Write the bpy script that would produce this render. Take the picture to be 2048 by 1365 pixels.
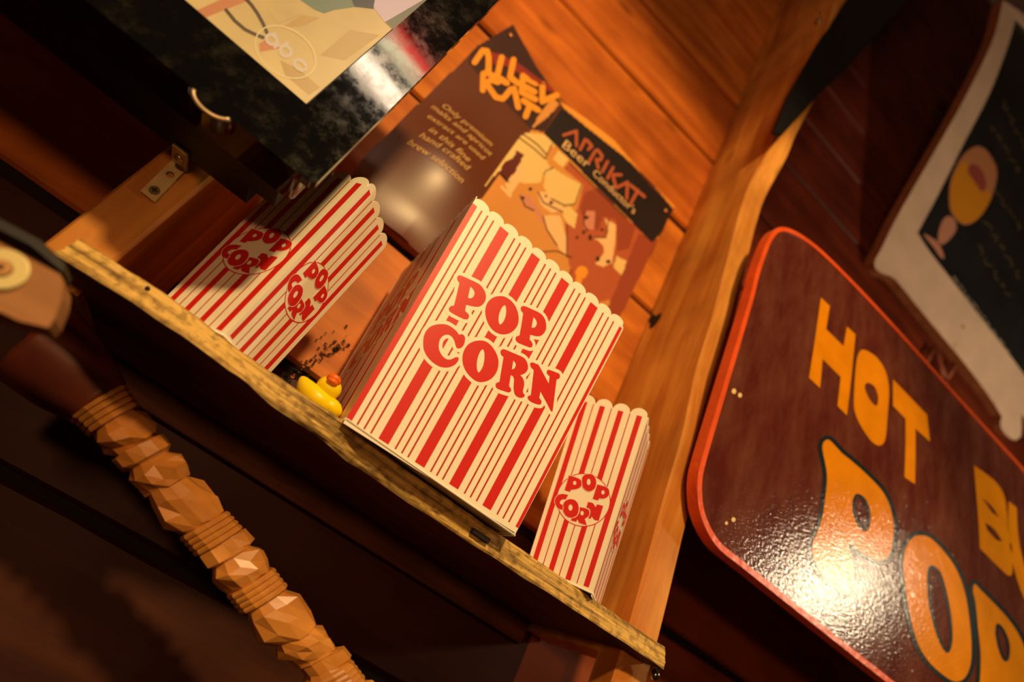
import bpy, bmesh, math, random
from mathutils import Vector, Matrix, noise
from mathutils.geometry import tessellate_polygon

for o in list(bpy.data.objects): bpy.data.objects.remove(o)
SC = bpy.context.scene
COL = SC.collection
random.seed(4)

# ------------------------------------------------------------------ camera
S = 0.44                      # metres per layout unit (shelf front stands 1 unit ahead of the lens)
ORG = Vector((0, 0, 1.6))     # the lens, 1.6 m above the floor
CX, CY, FPX = 1024.0, 682.5, 1116.6406
RX, RY, RZ = (0.7440131, 0.6091515, 0.27455229), (-0.51353465, 0.25844392, 0.81822301), (0.42746541, -0.74976075, 0.50510607)

cam_d = bpy.data.cameras.new('camera'); cam = bpy.data.objects.new('camera', cam_d); COL.objects.link(cam)
m = Matrix(((RX[0], -RX[1], -RX[2]), (RY[0], -RY[1], -RY[2]), (RZ[0], -RZ[1], -RZ[2]))).to_4x4()
m.translation = ORG
cam.matrix_world = m
cam_d.sensor_width = 36; cam_d.lens = FPX / 2048 * 36
cam_d.clip_start = 0.02
cam_d.dof.use_dof = True; cam_d.dof.focus_distance = 1.13 * S; cam_d.dof.aperture_fstop = 2.8
SC.camera = cam

# ------------------------------------------------------------------ world, lamps, exposure
SC.view_settings.view_transform = 'Standard'; SC.view_settings.look = 'None'
SC.view_settings.gamma = 1.0; SC.view_settings.use_curve_mapping = False
SC.view_settings.exposure = 0.0
w = bpy.data.worlds.new('world'); SC.world = w; w.use_nodes = True
w.node_tree.nodes['Background'].inputs[0].default_value = (0.75, 0.30, 0.14, 1)
w.node_tree.nodes['Background'].inputs[1].default_value = 0.03

def P3(x, y, z): return Vector((x, y, z)) * S + ORG

def lamp(name, kind, loc, energy, color, aim=None, **kw):
    d = bpy.data.lights.new(name, kind); d.energy = energy; d.color = color
    for k, v in kw.items(): setattr(d, k, v)
    o = bpy.data.objects.new(name, d); COL.objects.link(o); o.location = P3(*loc)
    if aim: o.rotation_euler = (P3(*aim) - P3(*loc)).to_track_quat('-Z', 'Y').to_euler()
    return o
lamp('shaded_bar_lamp', 'SPOT', (-0.15, -2.2, 2.4), 102, (1.0, 0.64, 0.26), (-0.65, 1.1, -0.1),
     spot_size=math.radians(95), spot_blend=0.2, shadow_soft_size=0.06)
lamp('bulb_beside_signs', 'POINT', (3.66, -0.42, 1.56), 18, (1.0, 0.78, 0.50), shadow_soft_size=0.05)
lamp('low_fill_light', 'POINT', (-0.6, -1.6, 0.35), 10, (1.0, 0.46, 0.19), shadow_soft_size=0.05)  # unseen warm fill, added to lift the shade under the television
lamp('strip_lamp', 'AREA', (-0.85, -2.36, 3.62), 3.8, (1.0, 0.76, 0.52), (-0.1, 0.8, 0.8), shape='RECTANGLE', size=0.5, size_y=0.075)
lamp('cream_neon_tube', 'AREA', (-0.80, -2.36, 3.98), 0.8, (1.0, 0.85, 0.50), (-0.1, 0.8, 0.8), shape='RECTANGLE', size=0.36, size_y=0.06)
lamp('red_neon_tube', 'AREA', (-0.80, -2.36, 4.14), 0.7, (1.0, 0.06, 0.04), (-0.1, 0.8, 0.8), shape='RECTANGLE', size=0.40, size_y=0.05)

# ------------------------------------------------------------------ projection helpers (a pixel of the frame to a point on a real plane)
def ray(px, py):
    a, b, c = px - CX, py - CY, FPX
    return Vector((RX[0]*a+RX[1]*b+RX[2]*c, RY[0]*a+RY[1]*b+RY[2]*c, RZ[0]*a+RZ[1]*b+RZ[2]*c))
def atY(p, Y): r = ray(*p); return r * (Y / r.y)
def atX(p, X): r = ray(*p); return r * (X / r.x)

def rd(s, ox=0, oy=0, k=1.0):
    """read 'x,y x,y* ...' points (a star marks a sharp corner); returns [(x,y,corner)]"""
    out = []
    for t in s.split():
        c = t.endswith('*'); x, y = t.rstrip('*').split(',')
        out.append((ox + float(x)/k, oy + float(y)/k, c))
    return out
def smooth(pts, n=4):
    """closed Catmull-Rom through pts, sharp at marked corners"""
    out = []; N = len(pts)
    for i in range(N):
        p0, p1, p2, p3 = pts[i-1], pts[i], pts[(i+1) % N], pts[(i+2) % N]
        a = Vector(p1[:2]); b = Vector(p2[:2])
        m0 = (b - a) if p1[2] else (b - Vector(p0[:2])) * 0.5
        m1 = (b - a) if p2[2] else (Vector(p3[:2]) - a) * 0.5
        L = (b-a).length
        if m0.length > L*1.3: m0 *= L*1.3/m0.length
        if m1.length > L*1.3: m1 *= L*1.3/m1.length
        k = 1 if (p1[2] and p2[2]) else n
        for j in range(k):
            t = j / k; t2 = t*t; t3 = t2*t
            out.append(a*(2*t3-3*t2+1) + m0*(t3-2*t2+t) + b*(-2*t3+3*t2) + m1*(t3-t2))
    return out
def ell(cx, cy, rx, ry, n=28, rot=0.0):
    return [Vector((cx + rx*math.cos(a)*math.cos(rot) - ry*math.sin(a)*math.sin(rot), cy + rx*math.cos(a)*math.sin(rot) + ry*math.sin(a)*math.cos(rot))) for a in [2*math.pi*i/n for i in range(n)]]

# ------------------------------------------------------------------ mesh builder
class MB:
    def __init__(s): s.v = []; s.f = []; s.m = []; s.sm = []
    def face(s, pts, mi=0, sm=False):
        b = len(s.v); s.v += [Vector(p) for p in pts]; s.f.append(list(range(b, b+len(pts)))); s.m.append(mi); s.sm.append(sm)
    def raw(s, vs, fs, mi=0, sm=False):
        b = len(s.v); s.v += [Vector(p) for p in vs]
        for f in fs: s.f.append([b+i for i in f]); s.m.append(mi); s.sm.append(sm)
    def box(s, x0, x1, y0, y1, z0, z1, mi=0):
        vs = [(x, y, z) for x in (x0, x1) for y in (y0, y1) for z in (z0, z1)]
        s.raw(vs, [(0,1,3,2),(4,6,7,5),(0,4,5,1),(2,3,7,6),(0,2,6,4),(1,5,7,3)], mi)
    def poly(s, rings, fn, mi=0):
        """filled 2D polygon with holes, placed by fn(x,y)"""
        rr = [[Vector((p[0], p[1], 0)) for p in r] for r in rings]
        flat = [p for r in rr for p in r]
        s.raw([fn(p.x, p.y) for p in flat], [tuple(t) for t in tessellate_polygon(rr)], mi)
    def solid(s, rings, f0, f1, mi=0, mside=None):
        """prism between fn f0 (front) and f1 (back)"""
        s.poly(rings, f0, mi); s.poly(rings, f1, mi if mside is None else mside)
        for r in rings:
            n = len(r)
            vs = [f0(p[0], p[1]) for p in r] + [f1(p[0], p[1]) for p in r]
            s.raw(vs, [(i, (i+1) % n, n+(i+1) % n, n+i) for i in range(n)], mi if mside is None else mside)
    def stroke(s, pts, wd, fn, mi=0, closed=False, nrm=(0, -1, 0)):
        P = [Vector((p[0], p[1])) for p in pts]
        n = len(P)
        nv = Vector(nrm); step = 0.0
        for i in range(n if closed else n-1):
            step += 6e-7
            a, b = P[i], P[(i+1) % n]; d = b-a
            if d.length < 1e-9: continue
            q = Vector((-d.y, d.x)).normalized()*wd/2
            s.raw([Vector(fn(*w_))+nv*step for w_ in (a+q, a-q, b-q, b+q)], [(0,1,2,3)], mi)
        for a in P:
            step += 6e-7
            s.poly([ell(a.x, a.y, wd/2, wd/2, 10)], lambda x, y: Vector(fn(x, y))+nv*step, mi)
    def tube(s, pts, r, n=10, mi=0, cap=True):
        P = [Vector(p) for p in pts]; R = r if isinstance(r, (list, tuple)) else [r]*len(P); base = len(s.v)
        up = Vector((0.13, 0.31, 0.94))
        for i, p in enumerate(P):
            d = (P[min(i+1, len(P)-1)] - P[max(i-1, 0)]).normalized()
            a = d.cross(up).normalized(); b = d.cross(a)
            s.v += [p + (a*math.cos(t)+b*math.sin(t))*R[i] for t in [2*math.pi*k/n for k in range(n)]]
        for i in range(len(P)-1):
            for k in range(n):
                s.f.append([base+i*n+k, base+i*n+(k+1) % n, base+(i+1)*n+(k+1) % n, base+(i+1)*n+k]); s.m.append(mi); s.sm.append(True)
        if cap:
            s.f.append([base+k for k in range(n)][::-1]); s.m.append(mi); s.sm.append(False)
            e = base+(len(P)-1)*n; s.f.append([e+k for k in range(n)]); s.m.append(mi); s.sm.append(False)
    def ball(s, c, rx, ry, rz, rot=None, mi=0, nu=24, nv=14, warp=None):
        vs = []; fs = []
        for i in range(nv+1):
            th = math.pi*i/nv
            for k in range(nu):
                ph = 2*math.pi*k/nu
                p = Vector((math.sin(th)*math.cos(ph), math.sin(th)*math.sin(ph), math.cos(th)))
                if warp: p = warp(p)
                p = Vector((p.x*rx, p.y*ry, p.z*rz))
                if rot: p = rot @ p
                vs.append(Vector(c)+p)
        for i in range(nv):
            for k in range(nu): fs.append((i*nu+k, (i+1)*nu+k, (i+1)*nu+(k+1) % nu, i*nu+(k+1) % nu))
        s.raw(vs, fs, mi, True)
    def build(s, name, mats, parent=None, origin=None, bevel=0, merge=True):
        me = bpy.data.meshes.new(name)
        if parent is not None: o0 = Vector(parent['_o'])
        elif origin is not None: o0 = P3(*origin)
        else:
            xs = [v.x for v in s.v]; ys = [v.y for v in s.v]; zs = [v.z for v in s.v]
            o0 = P3((min(xs)+max(xs))/2, (min(ys)+max(ys))/2, min(zs))
        me.from_pydata([P3(*v) - o0 for v in s.v], [], s.f)
        for mt in (mats if isinstance(mats, (list, tuple)) else [mats]): me.materials.append(mt)
        for p, mi, sm in zip(me.polygons, s.m, s.sm): p.material_index = mi; p.use_smooth = sm
        if merge:
            bm = bmesh.new(); bm.from_mesh(me); bmesh.ops.remove_doubles(bm, verts=bm.verts, dist=1e-6); bm.to_mesh(me); bm.free()
        o = bpy.data.objects.new(name, me); COL.objects.link(o)
        o['_o'] = tuple(o0)
        if parent is not None: o.parent = parent
        else: o.location = o0
        if bevel:
            b = o.modifiers.new('bevel', 'BEVEL'); b.width = bevel*S; b.segments = 3; b.limit_method = 'ANGLE'
        return o
def thing(name, loc, label, cat, group=None):
    o = bpy.data.objects.new(name, None); COL.objects.link(o); o.location = P3(*loc); o['_o'] = tuple(o.location)
    o.empty_display_size = 0.02
    return tag(o, label, cat, group)
def tag(o, label, cat, group=None):
    o['label'] = label; o['category'] = cat
    if group: o['group'] = group
    return o

# ------------------------------------------------------------------ materials
def lin(c):
    return tuple(((x/255)/12.92 if x/255 <= 0.04045 else ((x/255+0.055)/1.055)**2.4) for x in c) + (1,)
def mat(name, rgb, rough=0.6, metal=0.0, spec=0.5, bump=0.0, bscale=30, var=0.0, vscale=6, emit=0, trans=0, coat=0):
    m = bpy.data.materials.new(name); m.use_nodes = True; nt = m.node_tree; b = nt.nodes['Principled BSDF']
    c = lin(rgb); b.inputs['Base Color'].default_value = c; b.inputs['Roughness'].default_value = rough
    b.inputs['Metallic'].default_value = metal; b.inputs['Specular IOR Level'].default_value = spec
    if coat: b.inputs['Coat Weight'].default_value = coat; b.inputs['Coat Roughness'].default_value = 0.12
    tc = nt.nodes.new('ShaderNodeTexCoord')
    if var:
        n = nt.nodes.new('ShaderNodeTexNoise'); n.inputs['Scale'].default_value = vscale/S; n.inputs['Detail'].default_value = 6
        nt.links.new(tc.outputs['Object'], n.inputs['Vector'])
        r = nt.nodes.new('ShaderNodeValToRGB'); r.color_ramp.elements[0].position = 0.3; r.color_ramp.elements[1].position = 0.7
        r.color_ramp.elements[0].color = tuple(x*(1-var) for x in c[:3])+(1,); r.color_ramp.elements[1].color = tuple(min(1, x*(1+var)) for x in c[:3])+(1,)
        nt.links.new(n.outputs['Fac'], r.inputs['Fac'])
        if not emit: nt.links.new(r.outputs['Color'], b.inputs['Base Color'])
        else: nt.links.new(r.outputs['Color'], b.inputs['Emission Color'])
    if bump:
        n = nt.nodes.new('ShaderNodeTexNoise'); n.inputs['Scale'].default_value = bscale/S; n.inputs['Detail'].default_value = 5
        nt.links.new(tc.outputs['Object'], n.inputs['Vector'])
        bp = nt.nodes.new('ShaderNodeBump'); bp.inputs['Strength'].default_value = bump; bp.inputs['Distance'].default_value = 0.003
        nt.links.new(n.outputs['Fac'], bp.inputs['Height']); nt.links.new(bp.outputs['Normal'], b.inputs['Normal'])
    if emit:
        b.inputs['Base Color'].default_value = (0.01, 0.01, 0.01, 1)
        b.inputs['Emission Strength'].default_value = emit
        if not var: b.inputs['Emission Color'].default_value = c
    return m
def wood(name, c1, c2, axis='X', rough=0.55, dark=None, knots=0.5, fine=1.0, gs=1.0, bump=0.25, spec=0.22):
    """stretched-noise timber; grain runs along axis"""
    m = bpy.data.materials.new(name); m.use_nodes = True; nt = m.node_tree; b = nt.nodes['Principled BSDF']; N = nt.nodes.new; L = nt.links.new
    tc = N('ShaderNodeTexCoord'); mp = N('ShaderNodeMapping'); sc = {'X': (1.3, 14, 14), 'Y': (14, 1.3, 14), 'Z': (14, 14, 1.3)}[axis]
    mp.inputs['Scale'].default_value = tuple(v*gs/S for v in sc); L(tc.outputs['Object'], mp.inputs['Vector'])
    n1 = N('ShaderNodeTexNoise'); n1.inputs['Scale'].default_value = 1.0; n1.inputs['Detail'].default_value = 8; n1.inputs['Roughness'].default_value = 0.6; n1.inputs['Distortion'].default_value = 0.6
    L(mp.outputs['Vector'], n1.inputs['Vector'])
    r = N('ShaderNodeValToRGB'); r.color_ramp.elements[0].position = 0.32; r.color_ramp.elements[0].color = lin(c1); r.color_ramp.elements[1].position = 0.68; r.color_ramp.elements[1].color = lin(c2)
    L(n1.outputs['Fac'], r.inputs['Fac'])
    # broad blotches
    n2 = N('ShaderNodeTexNoise'); n2.inputs['Scale'].default_value = 3.2/S; n2.inputs['Detail'].default_value = 3; L(tc.outputs['Object'], n2.inputs['Vector'])
    r2 = N('ShaderNodeValToRGB'); r2.color_ramp.elements[0].position = 0.3; r2.color_ramp.elements[1].position = 0.62
    d = 0.62; r2.color_ramp.elements[0].color = (d, d*0.9, d*0.85, 1); r2.color_ramp.elements[1].color = (1, 1, 1, 1); L(n2.outputs['Fac'], r2.inputs['Fac'])
    mx = N('ShaderNodeMix'); mx.data_type = 'RGBA'; mx.blend_type = 'MULTIPLY'; mx.inputs['Factor'].default_value = 1
    L(r.outputs['Color'], mx.inputs['A']); L(r2.outputs['Color'], mx.inputs['B'])
    out = mx.outputs['Result']
    if knots:
        mk = N('ShaderNodeMapping'); sk = {'X': (2.6, 5, 5), 'Y': (5, 2.6, 5), 'Z': (5, 5, 2.6)}[axis]; mk.inputs['Scale'].default_value = tuple(v/S for v in sk); L(tc.outputs['Object'], mk.inputs['Vector'])
        v = N('ShaderNodeTexVoronoi'); v.inputs['Scale'].default_value = 1.0; L(mk.outputs['Vector'], v.inputs['Vector'])
        rk = N('ShaderNodeValToRGB'); rk.color_ramp.elements[0].position = 0.06; rk.color_ramp.elements[0].color = (0.25, 0.2, 0.18, 1); rk.color_ramp.elements[1].position = 0.17; rk.color_ramp.elements[1].color = (1, 1, 1, 1)
        L(v.outputs['Distance'], rk.inputs['Fac'])
        m2 = N('ShaderNodeMix'); m2.data_type = 'RGBA'; m2.blend_type = 'MULTIPLY'; m2.inputs['Factor'].default_value = knots
        L(out, m2.inputs['A']); L(rk.outputs['Color'], m2.inputs['B']); out = m2.outputs['Result']
    L(out, b.inputs['Base Color']); b.inputs['Roughness'].default_value = rough; b.inputs['Specular IOR Level'].default_value = spec
    bp = N('ShaderNodeBump'); bp.inputs['Strength'].default_value = bump; bp.inputs['Distance'].default_value = 0.002
    L(n1.outputs['Fac'], bp.inputs['Height']); L(bp.outputs['Normal'], b.inputs['Normal'])
    return m
PAPER = mat('cream_card', (250, 243, 222), 0.38, spec=0.4)
RED = mat('red_print', (214, 38, 34), 0.4, spec=0.4)
THIN = mat('thin_red_print', (186, 45, 28), 0.4, spec=0.4)
WALLS = [wood('stained_pine_plank', (176, 90, 30), (228, 132, 44), 'X', 0.5, knots=0.45, gs=0.8),
         wood('stained_pine_plank_deep', (164, 80, 28), (212, 118, 40), 'X', 0.5, knots=0.5, gs=0.7),
         wood('stained_pine_plank_pale', (186, 100, 34), (236, 142, 50), 'X', 0.5, knots=0.4, gs=0.9)]
WALLS.append(wood('shade_toned_lower_board', (58, 29, 22), (84, 44, 30), 'X', 0.5, knots=0.3, gs=0.6))  # lower planks given a darker colour for the shade below the shelf
WALLS.append(wood('shade_toned_red_plank', (92, 34, 20), (130, 54, 30), 'X', 0.5, knots=0.45, gs=0.7))  # planks right of the post darkened in colour where lamp light fades
WALLS.append(wood('mid_brown_lower_board', (140, 66, 34), (176, 90, 46), 'X', 0.5, knots=0.3, gs=0.4))  # lower right planks' colour raised to make up for light missing there
SEAM = mat('plank_seam_shadow_black', (26, 10, 6), 0.9)
BLACK = mat('black_gloss_plastic', (14, 14, 16), 0.16, spec=0.6, bump=0.0)
DULL = mat('black_matt_plastic', (12, 12, 14), 0.5)
# ------------------------------------------------------------------ the plank wall
def build_wall():
    b = MB(); rnd = random.Random(2)
    zs = [-2.05 + 0.4965*k for k in range(23)]          # seams at ..., 0.43, 0.93, 1.42, 1.92, 2.42, 2.91
    off = 0.43 - (-2.05 + 0.4965*5)
    zs = [z + off for z in zs]
    for i in range(len(zs)-1):
        g = 0.012 if i != 5 else 0.016
        cuts = [-3.2, 0.985, 2.1, 5.2] if i >= 8 else [-3.2, 0.985, 5.2]
        for k in range(len(cuts)-1):
            x0, x1 = cuts[k], cuts[k+1]
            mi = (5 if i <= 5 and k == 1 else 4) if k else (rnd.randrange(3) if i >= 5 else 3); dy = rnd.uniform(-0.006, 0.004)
            n = 26; zz0, zz1 = zs[i] + g, zs[i+1] - g
            rows = []
            for j in range(n+1):
                x = x0 + (x1-x0)*j/n
                wv = 0.006*noise.noise(Vector((x*3.1, i*7.7, 0)))
                rows.append([(x, 1.48+dy+0.012, zz0+wv), (x, 1.48+dy, zz0+0.008+wv), (x, 1.48+dy, zz1-0.008+wv), (x, 1.48+dy+0.012, zz1+wv), (x, 1.50, zz1+wv), (x, 1.50, zz0+wv)])
            vs = [p for r in rows for p in r]; fs = []
            for j in range(n):
                for q in range(6): fs.append((j*6+q, (j+1)*6+q, (j+1)*6+(q+1) % 6, j*6+(q+1) % 6))
            fs.append(tuple(range(6))); fs.append(tuple(range(n*6, n*6+6)))
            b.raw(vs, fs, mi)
    for _ in range(150):
        t = rnd.random(); k_ = int(t*5); P_ = [(572, 760), (588, 744), (610, 738), (640, 716), (668, 702), (696, 690)]
        x = P_[k_][0]+(P_[k_+1][0]-P_[k_][0])*(t*5-k_)+rnd.gauss(0, 6); y = P_[k_][1]+(P_[k_+1][1]-P_[k_][1])*(t*5-k_)+rnd.gauss(0, 5) - (abs(rnd.gauss(0, 20)) if t > 0.45 and _ % 2 else 0)
        r_ = rnd.uniform(0.8, 3.6); n_ = rnd.randrange(5, 9)
        pg = [(x+r_*rnd.uniform(.5, 1.3)*math.cos(2*math.pi*q/n_), y+r_*rnd.uniform(.5, 1.3)*math.sin(2*math.pi*q/n_)) for q in range(n_)]
        b.poly([pg], lambda u, v: tuple(atY((u, v), 1.4735)), 6 if _ % 6 else 2)
    b.box(-3.2, 5.2, 1.502, 1.56, zs[0], zs[-1], 6)
    o = b.build('wall_back', WALLS + [SEAM]); o['kind'] = 'structure'
build_wall()

# ------------------------------------------------------------------ posts
POSTW = wood('pale_pine_post', (196, 116, 44), (244, 180, 86), 'Z', 0.5, knots=0.5, gs=0.9)
POSTR = wood('reddish_pine_post', (176, 108, 44), (222, 152, 66), 'Z', 0.55, knots=0.4, gs=1.1)
def post(name, x0, x1, prof, yback, mt, label):
    # prof = [(Y,z)] front edge from low to high
    b = MB(); n = len(prof); ch = 0.006
    rows = []
    for Y, z in prof:
        yb = yback if z > 0.2 else 1.135
        rows.append([(x0, yb, z), (x0, Y+ch, z), (x0+ch, Y, z), (x1-ch, Y, z), (x1, Y+ch, z), (x1, yb, z)])
    vs = [p for r in rows for p in r]; fs = []
    for j in range(n-1):
        for q in range(6): fs.append((j*6+q, j*6+(q+1) % 6, (j+1)*6+(q+1) % 6, (j+1)*6+q))
    fs.append(tuple(range(6))); fs.append(tuple(range((n-1)*6, n*6)))
    b.raw(vs, fs)
    return tag(b.build(name, mt), label, 'post')
def dense(pr, k=6):
    pr = list(pr)
    out = []
    for i in range(len(pr)-1):
        for j in range(k):
            t = j/k; t = t*t*(3-2*t); out.append((pr[i][0]+(pr[i+1][0]-pr[i][0])*t, pr[i][1]+(pr[i+1][1]-pr[i][1])*j/k))
    out.append(pr[-1]); return out
rp = post('timber_post', 0.937, 1.031, dense([(1.06, -1.6), (1.06, 0.199), (1.06, 0.201), (1.085, 0.70), (1.125, 1.11), (1.175, 1.96), (1.115, 2.32), (1.05, 2.76), (1.02, 3.1), (1.0, 4.2)]), 1.47, POSTW,
     'pale orange timber post rising from the right end of the shelf past the sign')
k = MB(); kp = atX((1311, 640), 0.9365)
k.poly([smooth([(kp.y+a*0.05, kp.z+c*0.05, False) for a, c in ((-.5, .1), (-.3, .6), (.2, .5), (.6, .9), (.9, .4), (.5, -.2), (.3, -.8), (-.2, -.7))])], lambda y, z: (0.9362, y, z))
k.build('knot_hole', SEAM, rp)
post('timber_post', -0.403, -0.315, [(1.06, 0.206), (1.06, 0.6), (1.06, 1.2), (1.06, 3.9)], 1.47, POSTR,
     'reddish timber post at the left end of the shelf under the television')

# ------------------------------------------------------------------ plywood shelf
def ply_material():
    m = bpy.data.materials.new('worn_plywood_edge'); m.use_nodes = True; nt = m.node_tree; b = nt.nodes['Principled BSDF']; N = nt.nodes.new; L = nt.links.new
    tc = N('ShaderNodeTexCoord'); mp = N('ShaderNodeMapping'); mp.inputs['Scale'].default_value = (3/S, 8/S, 95/S); L(tc.outputs['Object'], mp.inputs['Vector'])
    n1 = N('ShaderNodeTexNoise'); n1.inputs['Detail'].default_value = 7; n1.inputs['Roughness'].default_value = 0.65; n1.inputs['Scale'].default_value = 1; L(mp.outputs['Vector'], n1.inputs['Vector'])
    r = N('ShaderNodeValToRGB'); e = r.color_ramp.elements
    e[0].position = 0.30; e[0].color = lin((58, 44, 26)); e[1].position = 0.44; e[1].color = lin((170, 138, 72))
    x = e.new(0.60); x.color = lin((232, 192, 104)); x = e.new(0.78); x.color = lin((170, 150, 98))
    L(n1.outputs['Fac'], r.inputs['Fac'])
    mp2 = N('ShaderNodeMapping'); mp2.inputs['Scale'].default_value = (60/S, 60/S, 60/S); L(tc.outputs['Object'], mp2.inputs['Vector'])
    n2 = N('ShaderNodeTexNoise'); n2.inputs['Scale'].default_value = 1; n2.inputs['Detail'].default_value = 4; L(mp2.outputs['Vector'], n2.inputs['Vector'])
    r2 = N('ShaderNodeValToRGB'); r2.color_ramp.elements[0].position = 0.36; r2.color_ramp.elements[0].color = (0.45, 0.42, 0.38, 1); r2.color_ramp.elements[1].position = 0.52; r2.color_ramp.elements[1].color = (1, 1, 1, 1)
    L(n2.outputs['Fac'], r2.inputs['Fac'])
    mx = N('ShaderNodeMix'); mx.data_type = 'RGBA'; mx.blend_type = 'MULTIPLY'; mx.inputs['Factor'].default_value = 0.8
    L(r.outputs['Color'], mx.inputs['A']); L(r2.outputs['Color'], mx.inputs['B']); L(mx.outputs['Result'], b.inputs['Base Color'])
    b.inputs['Roughness'].default_value = 0.7
    bp = N('ShaderNodeBump'); bp.inputs['Strength'].default_value = 0.8; bp.inputs['Distance'].default_value = 0.002
    L(n1.outputs['Fac'], bp.inputs['Height']); L(bp.outputs['Normal'], b.inputs['Normal'])
    return m
PLY = ply_material()
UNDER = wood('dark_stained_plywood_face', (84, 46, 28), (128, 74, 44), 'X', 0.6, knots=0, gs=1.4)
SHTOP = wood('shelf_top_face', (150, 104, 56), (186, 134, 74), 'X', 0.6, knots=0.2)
z0, z1 = 0.217, 0.262
def build_shelf():
    b = MB(); n = 420; zn = 9; x0, x1 = -0.345, 1.008
    XS = [-.345, -.28, -.21, -.155, -.10, -.05, .02, .13, .2, .3, .5, .7, .85, 1.02]
    YT = [.979, .970, .962, .967, .978, .987, .985, .982, 1.0, 1.014, 1.018, 1.020, 1.022, 1.016]
    YB = [.957, .945, .934, .932, .938, .955, .980, 1.0, 1.018, 1.026, 1.020, 1.005, .998, 1.0]
    def prof(x, t):
        k_ = 0
        while k_ < len(XS)-2 and XS[k_+1] < x: k_ += 1
        f = min(1, max(0, (x-XS[k_])/(XS[k_+1]-XS[k_]))); f = f*f*(3-2*f)
        a = YT[k_]+(YT[k_+1]-YT[k_])*f; c = YB[k_]+(YB[k_+1]-YB[k_])*f
        return c + (a-c)*t
    def fr(x, t):   # front face point
        nz = noise.noise(Vector((x*9, t*2.2, 3.1))); nf = noise.noise(Vector((x*46, t*9, 1.7)))
        y = prof(x, t) + 0.002*nz + 0.0024*nf
        bow = 0.004*math.sin((x+0.35)*5.2) - 0.003
        z = z0 + (z1-z0)*t
        if t == 0: z += 0.0035*noise.noise(Vector((x*14, 0, 9))) ; y += 0.003
        if t == 1: z -= abs(0.0025*noise.noise(Vector((x*20, 5, 9)))) ; y += 0.002
        return (x + (0.006*noise.noise(Vector((0, t*5, 2))) if x > 1.0 or x < -0.34 else 0), y, z + bow*0.0)
    rows = []
    for i in range(n+1):
        x = x0 + (x1-x0)*i/n
        rows.append([fr(x, j/zn) for j in range(zn+1)])
    for i in range(n):
        for j in range(zn): b.face([rows[i][j], rows[i+1][j], rows[i+1][j+1], rows[i][j+1]], 0)
    for i in range(n):
        for y0_, z_, j, mi in ((1.058, z1-0.0005, zn, 2), (1.058, z0, 0, 1)):
            a, c = rows[i][j], rows[i+1][j]
            b.face([a, c, (c[0], y0_, z_), (a[0], y0_, z_)], mi)
    for i, e in ((0, rows[0]), (n, rows[n])):
        x = e[0][0]; b.face([*e, (e[zn][0], 1.058, z1), (e[0][0], 1.058, z0)], 0)
    b.face([(x0, 1.058, z0), (x1, 1.058, z0), (x1, 1.058, z1), (x0, 1.058, z1)], 0)
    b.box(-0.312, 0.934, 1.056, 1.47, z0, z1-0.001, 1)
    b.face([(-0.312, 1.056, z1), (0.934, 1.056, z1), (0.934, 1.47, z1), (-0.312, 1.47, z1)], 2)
    sh = b.build('plywood_shelf', [PLY, UNDER, SHTOP], origin=(0.33, 1.2, z0), merge=False)
    tag(sh, 'worn plywood shelf with a rough layered front edge carrying the popcorn boxes', 'shelf')
    v = MB(); a = atY((945, 1062), 1.012); c = atY((978, 1083), 1.012)
    v.box(a.x, c.x, 1.008, 1.025, min(a.z, c.z)-0.004, min(a.z, c.z)+0.005); v.build('edge_void', SEAM, sh)
    v = MB(); a = atY((295, 577), 0.952); v.tube([(a.x, 0.951, a.z), (a.x, 0.965, a.z)], 0.0035, 12); v.build('nail_hole', SEAM, sh)
    v = MB(); v.box(-0.31, 0.93, 1.43, 1.472, 0.158, z0-0.001); v.build('support_cleat', UNDER, sh, bevel=0.003)
    CH = mat('chrome_screw_metal', (170, 165, 155), 0.2, metal=1)
    v = MB(); a = atY((1311, 1346), 1.03); v.ball((a.x, 1.03, 0.203), 0.011, 0.011, 0.013, nu=20, nv=12); v.tube([(a.x, 1.03, 0.2), (a.x, 1.03, 0.218)], 0.007, 12)
    v.build('screw_head', CH, sh)
build_shelf()

# ------------------------------------------------------------------ popcorn boxes
class Frame:
    """a planar box side: base corners BL,BR and top corners TL,TR (left to right seen from outside)"""
    def __init__(s, BL, BR, TL, TR):
        BL, BR, TL, TR = map(Vector, (BL, BR, TL, TR))
        s.o = (BL+BR)/2; s.ex = (BR-BL).normalized(); up = (TL+TR)/2 - s.o
        s.h = up.length; s.ey = up.normalized(); s.n = s.ex.cross(s.ey).normalized(); s.w0 = (BR-BL).length; s.w1 = (TR-TL).length
        s.ex = (s.ex - s.ey*s.ex.dot(s.ey)).normalized()
    def at(s, x, y, e=0.0): return s.o + s.ex*x + s.ey*y + s.n*e
    def hw(s, v): return (s.w0 + (s.w1-s.w0)*v)/2
    def px(s, p):
        r = ray(*p); P = r*(s.o.dot(s.n)/r.dot(s.n)) - s.o
        return (P.dot(s.ex), P.dot(s.ey))
E = 0.00011
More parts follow.
